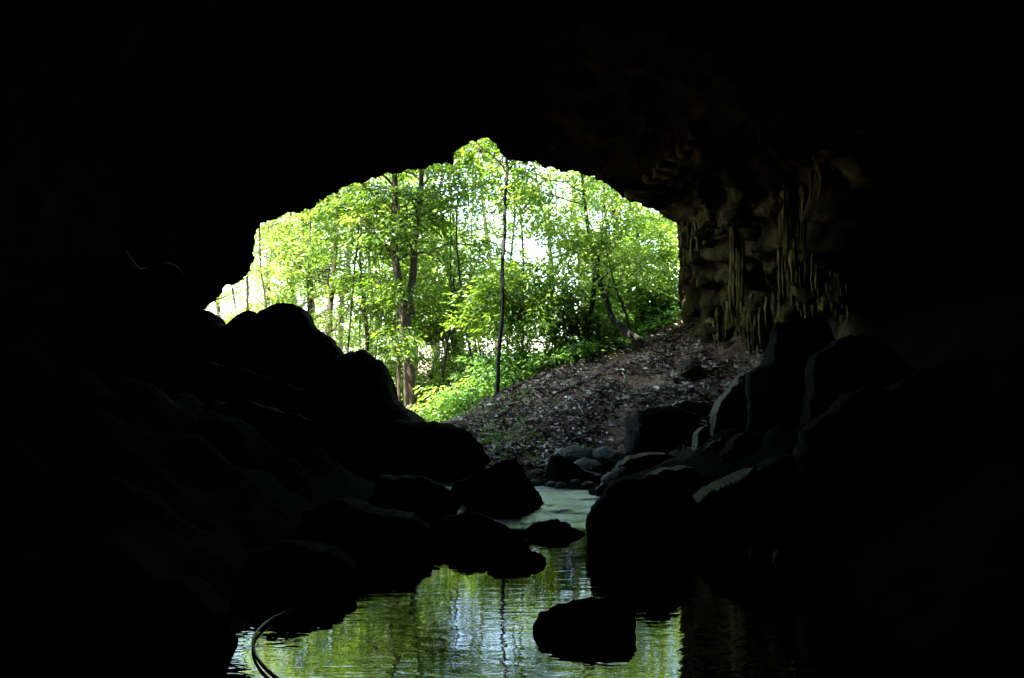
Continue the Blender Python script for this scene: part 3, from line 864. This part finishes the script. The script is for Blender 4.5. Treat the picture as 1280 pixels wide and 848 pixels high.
# the trees one can tell apart
base = onground(P(512, 525, 20.5)[0], 20.5)
make_tree('forked_tree', [base] + pp([(513, 505, 20.5), (510, 450, 20.5), (507, 400, 20.5), (508, 385, 20.5)]), 0.165, 0.125, 11,
          'brown tree with a thick trunk forking into two upright limbs behind the left heap', nb=0,
          forks=[(pp([(506, 392, 20.5), (498, 350, 20.4), (491, 300, 20.3), (494, 240, 20.2), (488, 180, 20.1), (482, 60, 19.5), (470, -100, 18.5)]), 0.10, 0.04, 26),
                 (pp([(510, 392, 20.5), (516, 340, 20.6), (520, 290, 20.7), (526, 230, 20.8), (528, 160, 20.6), (535, 60, 20), (550, -120, 19)]), 0.11, 0.04, 26)], blen=2.3)
b2 = onground(P(499, 520, 20.2)[0], 20.2)
make_tree('slender_tree', [b2] + pp([(499, 480, 20.2), (497, 400, 20.2), (496, 320, 20.2), (500, 240, 20.2)]), 0.045, 0.025, 12,
          'thin stem growing tight against the left of the forked trunk', nb=5, blen=1.0)
make_tree('slender_tree', [onground(P(622, 490, 16)[0], 16)] + pp([(623, 470, 16), (625, 420, 16), (628, 380, 16), (627, 340, 16), (631, 290, 16), (632, 250, 16), (635, 215, 16), (634, 190, 16), (636, 80, 16), (645, -80, 16.2)]), 0.042, 0.026, 13,
          'straight thin dark trunk standing on the crest in the middle of the opening', nb=16, blen=1.7, bark='bark_dark', start=0.64)
make_tree('slender_tree', [onground(P(736, 436, 17)[0], 17.2)] + pp([(737, 410, 17.2), (741, 365, 17.2), (742, 330, 17.2), (735, 280, 17.2), (728, 225, 17.2), (722, 130, 17.2), (715, 0, 17.4)]), 0.06, 0.025, 14,
          'slim upright tree on the crest left of the leaning trunk', nb=9, blen=1.5, bark='bark_dark', leaf='leaf_bright', lsize=0.10, start=0.4,
          forks=[(pp([(742, 350, 17.2), (750, 310, 17.2), (757, 270, 17.2), (775, 235, 17.2)]), 0.03, 0.012, 6)])
make_tree('leaning_tree', [onground(P(808, 442, 16.6)[0], 16.6)] + pp([(798, 427, 16.6), (778, 412, 16.7), (765, 398, 16.8), (757, 370, 16.9), (746, 340, 17), (752, 300, 17), (768, 262, 17)]), 0.11, 0.03, 15,
          'leaning dark tree with a curved trunk rooted on top of the slope', nb=6, blen=1.4, bark='bark_dark', leaf='leaf_bright', lsize=0.10, start=0.6,
          forks=[(pp([(788, 418, 16.7), (782, 390, 16.7), (770, 360, 16.7), (757, 310, 16.8)]), 0.03, 0.015, 4)])
make_tree('slender_tree', [onground(P(846, 400, 19.5)[0], 19.5)] + pp([(842, 380, 19.5), (835, 340, 19.5), (829, 310, 19.5), (826, 250, 19.5), (822, 150, 19), (815, -40, 18.5)]), 0.07, 0.03, 16,
          'dark trunk slanting left close to the right edge of the opening', nb=9, blen=1.7, bark='bark_dark', leaf='leaf_bright', lsize=0.10, start=0.4)
make_tree('pale_tree', [onground(P(332, 430, 25)[0], 25)] + pp([(334, 380, 25), (336, 330, 25), (339, 285, 25), (337, 230, 25), (335, 150, 25)]), 0.10, 0.05, 17,
          'pale-barked tree near the left edge of the opening', nb=12, blen=2.4, bark='bark_pale', leaf='leaf_bright', start=0.3)
make_tree('pale_tree', [onground(P(424, 430, 26)[0], 26)] + pp([(427, 380, 26), (434, 340, 26), (438, 305, 26), (445, 250, 26), (452, 180, 26)]), 0.09, 0.05, 18,
          'pale-barked tree leaning right, behind the tall black boulder', nb=12, blen=2.4, bark='bark_pale', leaf='leaf_bright', start=0.35)
make_tree('grey_tree', [onground(P(392, 430, 27)[0], 27)] + pp([(388, 380, 27), (386, 335, 27), (380, 290, 27), (374, 240, 27), (372, 170, 27)]), 0.10, 0.05, 19,
          'grey-brown tree between the two pale-barked trees', nb=12, blen=2.4, start=0.3)
make_tree('crooked_tree', [onground(P(578, 485, 24)[0], 24)] + pp([(575, 460, 24), (566, 420, 24), (571, 390, 24), (572, 372, 24), (560, 340, 24), (556, 280, 24)]), 0.12, 0.05, 20,
          'crooked brown tree with spreading arms in the bright gap beyond the crest', nb=12, blen=2.0, start=0.4,
          forks=[(pp([(569, 410, 24), (585, 395, 24), (600, 385, 24), (612, 360, 24)]), 0.06, 0.02, 5), (pp([(576, 465, 24), (560, 430, 24.3), (552, 410, 24.5)]), 0.05, 0.02, 4)])
make_tree('grey_tree', [onground(P(460, 450, 23)[0], 23)] + pp([(459, 420, 23), (453, 385, 23), (455, 360, 23), (450, 320, 23), (455, 250, 23)]), 0.07, 0.03, 21,
          'slightly bent grey trunk just left of the forked tree', nb=12, blen=2.0, start=0.3)
make_tree('sapling', [onground(P(655, 480, 17.5)[0], 17.5)] + pp([(654, 440, 17.5), (650, 390, 17.5), (655, 340, 17.5)]), 0.025, 0.01, 22,
          'thin sapling right of the straight dark trunk', nb=9, blen=1.0, start=0.35, cat='sapling')
make_tree('sapling', [onground(P(685, 462, 17.8)[0], 17.8)] + pp([(690, 430, 17.8), (684, 390, 17.8), (672, 350, 17.8)]), 0.03, 0.01, 23,
          'thin sapling bending left between the straight trunk and the slim upright tree', nb=9, blen=1.0, start=0.35, cat='sapling')
make_tree('sapling', [onground(P(792, 430, 18.5)[0], 18.5)] + pp([(795, 390, 18.5), (800, 340, 18.5), (798, 290, 18.5)]), 0.03, 0.012, 24,
          'leafy sapling behind the leaning tree', leaf='leaf_bright', nb=7, blen=1.2, start=0.25, cat='sapling')

# thin stems at several depths
rs3 = np.random.RandomState(31)
stems = [(287, 21), (300, 24), (352, 20), (404, 22), (442, 21), (470, 24), (541, 22), (556, 26), (590, 21), (604, 25), (643, 22), (664, 20), (697, 21), (712, 25), (752, 20), (768, 23), (786, 21), (812, 20), (824, 23)]
for k, (px, Y) in enumerate(stems):
    b = onground(P(px, 450, Y)[0], Y)
    h = rs3.uniform(6.5, 9.5); dx = rs3.uniform(-0.9, 0.9)
    q = [b + np.array([dx * u + 0.16 * math.sin(u * 6 + k), 0.1 * math.cos(u * 5 + k), h * u]) for u in np.linspace(0, 1, 6)]
    make_tree('slender_tree', q, rs3.uniform(0.028, 0.06), 0.012, 800 + k, 'thin dark stem with sparse leaves among the forest trees', nb=8, blen=1.5, bark='bark_dark', leaf='leaf_bright' if px < 690 else 'leaf',
              start=0.3, subs=3, lsize=0.11, per=20, spread=0.42, group='thin dark forest stems')

# the rest of the wood: trees seen as foliage behind those
rs2 = np.random.RandomState(77)
mid = [(-5.5, 24, 9, 'leafy tree behind the tall black boulder, left of the forked tree'), (-7.5, 28, 8, 'leafy tree seen above the rounded peak'),
       (-9.5, 26, 8, 'leafy tree at the far left of the opening'), (-3.5, 30, 9.5, 'leafy tree straight behind the forked tree'),
       (-0.5, 29, 8.3, 'leafy tree behind the straight dark trunk'), (2.2, 27, 7.5, 'short leafy tree behind the slim upright tree'),
       (4.5, 23, 9.5, 'dark leafy tree behind the leaning tree'), (6.2, 27, 11, 'leafy tree behind the trunk slanting at the right edge'),
       (1.2, 33, 8.3, 'leafy tree far back under the bright gap at the top'), (5.0, 34, 6.0, 'leafy tree far back right of the bright gap'),
       (-6.0, 36, 10, 'tall leafy tree far back left of the forked tree'), (-11.5, 34, 10, 'tall leafy tree far back at the left edge'),
       (8.5, 22, 8, 'dark leafy tree pressed against the right rock edge'), (-2.2, 38, 14, 'tall leafy tree far back between the forked tree and the straight trunk')]
for k, (x, y, h, lb) in enumerate(mid):
    b = onground(x, y)
    make_tree('forest_tree', up(b, h, rs2.uniform(-1, 1), rs2.uniform(-0.6, 0.6)), 0.12, 0.04, 200 + k, lb, nb=11 if x < 1.8 else 7, blen=2.9, start=0.18, subs=4,
              lsize=0.125, per=26, spread=0.55, bark='bark', leaf='leaf_bright' if x < 3 else 'leaf', group='leafy forest trees beyond the crest', elev=(-0.2, 0.8))
for k in range(9):
    y = rs2.uniform(21.5, 36); x = rs2.uniform(-0.36, 0.2) * y
    b = onground(x, y)
    make_tree('understory_tree', up(b, rs2.uniform(2.2, 4.2), rs2.uniform(-.6, .6), rs2.uniform(-.4, .4)), 0.04, 0.012, 600 + k, 'small leafy understory tree among the forest trunks', nb=12, blen=1.3, start=0.08, subs=4,
              lsize=0.14, per=26, spread=0.42, bark='bark', leaf='leaf_bright' if x < 1 else 'leaf', group='small understory trees', elev=(-0.1, 0.9), cat='small tree')
for k, (px, Y) in enumerate([(545, 24), (575, 27), (600, 22.5), (648, 23), (672, 26), (470, 27), (440, 24), (350, 22), (300, 23)]):
    b = onground(P(px, 450, Y)[0], Y)
    make_tree('understory_tree', up(b, rs2.uniform(1.8, 3.0), rs2.uniform(-.5, .5), rs2.uniform(-.3, .3)), 0.035, 0.012, 650 + k, 'small leafy understory tree among the forest trunks', nb=9, blen=1.3, start=0.05, subs=3,
              lsize=0.11, per=20, spread=0.42, bark='bark', leaf='leaf_bright' if px < 560 else 'leaf', group='small understory trees', elev=(-0.1, 0.9), cat='small tree')
far = []
for k in range(9):
    y = rs2.uniform(42, 72); x = rs2.uniform(-0.42, 0.36) * y
    far.append((x, y, rs2.uniform(10, 17)))
for k, (x, y, h) in enumerate(far):
    b = onground(x, y)
    make_tree('forest_tree', up(b, h, rs2.uniform(-1, 1), rs2.uniform(-1, 1)), 0.2, 0.06, 400 + k, 'distant forest tree glimpsed through the foliage', nb=15, blen=4.2, start=0.2, subs=5,
              lsize=0.30, per=17, spread=0.9, leaf='leaf_bright', group='distant forest trees', elev=(-0.1, 0.8))

# shrubs behind the crest
def shrub(x, y, h, seed, label, leaf='leaf', group=None):
    b = onground(x, y)
    rr = np.random.RandomState(seed)
    t = thing('shrub', b, label, 'shrub', group)
    stems, cs, ds = [], [], []
    for k in range(7):
        az = rr.uniform(0, 2 * math.pi); L = h * rr.uniform(0.6, 1.1); e = rr.uniform(0.7, 1.35)
        d = np.array([math.cos(az) * math.cos(e), math.sin(az) * math.cos(e), math.sin(e)])
        pts = np.array([b + d * L * u + np.array([0, 0, -0.1 * L * u * u]) + rr.normal(0, 0.02, 3) for u in np.linspace(0, 1, 6)])
        stems.append(tube(pts, np.linspace(0.016, 0.005, 6), 5))
        for i in range(1, 6):
            for _ in range(2):
                a2 = rr.uniform(0, 2 * math.pi)
                cs.append(pts[i]); ds.append(np.array([math.cos(a2), math.sin(a2), 0.2]))
    obj('stem', mesh_np('stem', *join(stems)), M['bark_dark'], t)
    obj('foliage', leaf_mesh('foliage', *sprays(np.array(cs), np.array(ds), rr, 20, 0.32, 0.12)), M[leaf], t)
sh = [(560, 500, 17.5, 1.0, 'low bright shrub at the left foot of the crest', 'leaf_bright'), (590, 500, 17.2, 1.0, 'green shrub left of the straight dark trunk', 'fern'),
      (645, 475, 17.4, 1.1, 'green shrub just right of the straight dark trunk', 'fern'), (680, 462, 17.8, 1.1, 'green shrub on the middle of the crest', 'fern'),
      (712, 450, 18.0, 1.2, 'green shrub left of the slim upright tree', 'leaf_bright'), (760, 436, 18.2, 1.2, 'green shrub between the slim tree and the leaning tree', 'leaf_bright'),
      (820, 420, 18.0, 1.4, 'dark green shrub right of the leaning tree', 'leaf'), (838, 400, 18.4, 1.5, 'dark green shrub against the right edge of the opening', 'leaf'),
      (535, 510, 22.5, 1.2, 'bright shrub right of the forked trunk', 'leaf_bright'), (470, 470, 22, 1.6, 'bright shrub left of the forked trunk', 'leaf_bright'),
      (420, 430, 20, 2.0, 'bright sunlit shrub behind the tall black boulder', 'leaf_bright'), (300, 390, 17, 2.0, 'bright sunlit shrub at the left edge of the opening', 'leaf_bright'),
      (370, 380, 19, 2.4, 'bright sunlit shrub behind the rounded peak', 'leaf_bright'), (620, 470, 20, 1.6, 'loose green shrub beyond the crest', 'fern')]
for k, (px, py, Y, h, lb, lf) in enumerate(sh):
    shrub(P(px, py, Y)[0], Y, h, 700 + k, lb, lf)

# ground cover on the far side of the crest
rr = np.random.RandomState(9)
n = 5200
x = rr.uniform(-5, 7, n); y = rr.uniform(16.2, 26, n)
z = hgt(x, y)
ok = (z > 0.12) & (y > 16.0 + 0.28 * np.maximum(x, 0) + 0.2 * rr.normal(size=n))
cx = np.stack([x, y, z], 1)[ok]
az = rr.uniform(0, 2 * math.pi, len(cx))
pos, a_, nm_, ln, ti = sprays(cx + np.array([0, 0, 0.12]) + np.array([0, 0, 1.0]) * rr.uniform(0, 0.3, (len(cx), 1)), np.stack([np.cos(az), np.sin(az), 0.3 + 0 * az], 1), rr, 11, 0.22, 0.10, droop=0.1)
obj('undergrowth', leaf_mesh('undergrowth', pos, a_, nm_, ln, ti), M['fern'], label='low green undergrowth covering the ground beyond the crest', cat='undergrowth', kind='stuff')

# mossy seedlings on the earth bank at the left end of the slope
n = 480
x = rr.normal(-0.35, 0.55, n); y = rr.uniform(11.6, 15.6, n); z = hgt(x, y)
ok = (z > 0.15)
cx = np.stack([x, y, z + 0.03], 1)[ok]; az = rr.uniform(0, 2 * math.pi, len(cx))
pos, a_, nm_, ln, ti = sprays(cx, np.stack([np.cos(az), np.sin(az), 0.5 + 0 * az], 1), rr, 6, 0.07, 0.05, droop=0.1)
obj('seedlings', leaf_mesh('seedlings', pos, a_, nm_, ln, ti), M['fern'], label='tiny green seedlings and moss on the left end of the leafy slope', cat='seedlings', kind='stuff')

# leaf litter on the slope
n = 60000
x = rr.uniform(-2.2, 5.5, n); y = rr.uniform(10.4, 18.5, n)
z = hgt(x, y)
ok = (z > 0.14) & (y > 10.4 + 2.4 * np.maximum(x - 3.2, 0))
x, y, z = x[ok], y[ok], z[ok]
cl = fbm(np.stack([x, y, 0 * x], 1) * 1.3, 3, 91)
ok = rr.rand(len(x)) < 0.62 + 0.7 * cl
x, y, z, cl = x[ok], y[ok], z[ok], cl[ok]
az = rr.uniform(0, 2 * math.pi, len(x))
base_ = np.stack([x, y, z + rr.uniform(0.0, 0.03, len(x))], 1)
ax_ = np.stack([np.cos(az), np.sin(az), rr.uniform(-0.1, 0.5, len(x))], 1)
nm_ = np.stack([rr.normal(0, 0.45, len(x)), rr.normal(0, 0.45, len(x)), 1 + 0 * x], 1)
obj('leaf_litter', leaf_mesh('leaf_litter', base_, ax_, nm_, 0.035 + 0.11 * rr.rand(len(x)) ** 1.8, np.clip(rr.beta(1.9, 2.2, len(x)) + 0.25 * fbm(np.stack([x, y, 0 * x], 1) * 2.1, 2, 95), 0, 1), width=0.5, fold=0.16), M['litter'],
    label='dry brown fallen leaves covering the slope', cat='leaf litter', kind='stuff')

# ------------------------------------------------------------------ fallen branches and roots on the slope
def on_slope(px, py):
    r = ray(px, py)
    ts = np.linspace(8, 19, 500)
    q = np.array([0, 0, EYE])[None] + ts[:, None] * (r / r[1])[None]
    hh = hgt(q[:, 0], q[:, 1])
    i = int(np.argmax(q[:, 2] < hh)) if (q[:, 2] < hh).any() else len(ts) - 1
    return np.array([q[i, 0], q[i, 1], hh[i]])
def stick(pix, r, label, seed, mat='bark'):
    pts = np.array([on_slope(*p) + np.array([0, 0, r * 0.7]) for p in pix])
    path = catmull(pts, 22)
    v, f = tube(path, np.linspace(r, r * 0.45, 22), 7, 0.3, seed)
    o = obj('fallen_branch', mesh_np('fallen_branch', v - pts[0], f), M[mat], label=label, cat='branch')
    o.location = tuple(pts[0])
stick([(768, 458), (750, 470), (725, 481), (700, 492), (690, 498)], 0.035, 'long fallen branch lying down the middle of the leafy slope', 1, 'bark_dark')
stick([(712, 525), (695, 530), (680, 534)], 0.02, 'short fallen stick low on the leafy slope', 2)
stick([(720, 505), (724, 520), (726, 535)], 0.012, 'thin twig pointing downhill on the leafy slope', 3)
stick([(838, 465), (852, 478), (870, 487)], 0.018, 'pale bent stick beside the grey stone on the slope', 4, 'bark_pale')

rq = np.random.RandomState(21)
for k in range(26):
    px = rq.uniform(610, 900); py = max(rq.uniform(430, 560), 527 - 0.36 * (px - 563) + 14)
    if py > 560: continue
    a = rq.uniform(0, math.pi); L_ = rq.uniform(7, 20)
    pts = np.array([on_slope(px + L_ * u * math.cos(a) + rq.normal(0, 1), py + 0.6 * L_ * u * math.sin(a)) + np.array([0, 0, 0.02 + 0.02 * rq.rand()]) for u in (-1, -0.3, 0.35, 1)])
    v, f = tube(catmull(pts, 9), np.linspace(0.011, 0.005, 9), 5)
    o = obj('twig', mesh_np('twig', v - pts[0], f), M['bark_pale' if rq.rand() < 0.5 else 'bark'], label='thin dry twig lying among the fallen leaves on the slope', cat='twig', group='dry twigs on the slope')
    o.location = tuple(pts[0])
for k in range(34):
    px = rq.uniform(668, 782); py = rq.uniform(566, 622)
    p = on_slope(px, py)
    if p[2] < 0.1: continue
    w = rq.uniform(4, 10); Y = p[1]
    poly = [(px + w * math.cos(a) * rq.uniform(.75, 1.15), py - 2 + 0.62 * w * math.sin(a) * rq.uniform(.75, 1.15)) for a in np.linspace(0, 2 * math.pi, 8, endpoint=False)]
    boulder(poly, Y, 0.07, 900 + k, 'small grey stone in the rubble between the leafy slope and the riffle', 'rock_pale', name='stone', group='rubble stones by the riffle', rough=0.08, NU=24, NV=12, lean=1.0)

# ------------------------------------------------------------------ hose and cord
def water_at(px, py, z=0.02):
    r = ray(px, py); t = (z - EYE) / r[2]
    return np.array([0, 0, EYE]) + r * t
hp = np.array([water_at(*a) for a in [(420, 745), (398, 752), (372, 760), (345, 771), (326, 784), (317, 798), (317, 812), (325, 828), (342, 845), (370, 866), (410, 900)]])
path = catmull(hp, 70)
v, f = tube(path, 0.009 + 0.0015 * np.sin(np.linspace(0, 9, 70)), 8)
o = obj('hose', mesh_np('hose', v - hp[0], f), M['hose'], label='thin grey hose curving through the water at the left shore', cat='hose')
o.location = tuple(hp[0])
cp = []
for a in [(157, 312), (163, 322), (170, 331), (177, 336), (190, 333), (206, 329), (217, 331), (227, 340), (233, 352), (236, 366), (238, 378)]:
    h = hit(*a)
    cp.append(h if h is not None else P(*a, 8.5))
cp = np.array(cp)
cd = nrm(np.array([0, 0, EYE]) - cp)
cp = cp + cd * 0.04
path = catmull(cp, 50)
v, f = tube(path, np.full(50, 0.008), 6)
o = obj('cord', mesh_np('cord', v - cp[0], f), M['cord'], label='thin pale cord looping along the dark left wall', cat='cord')
o.location = tuple(cp[0])
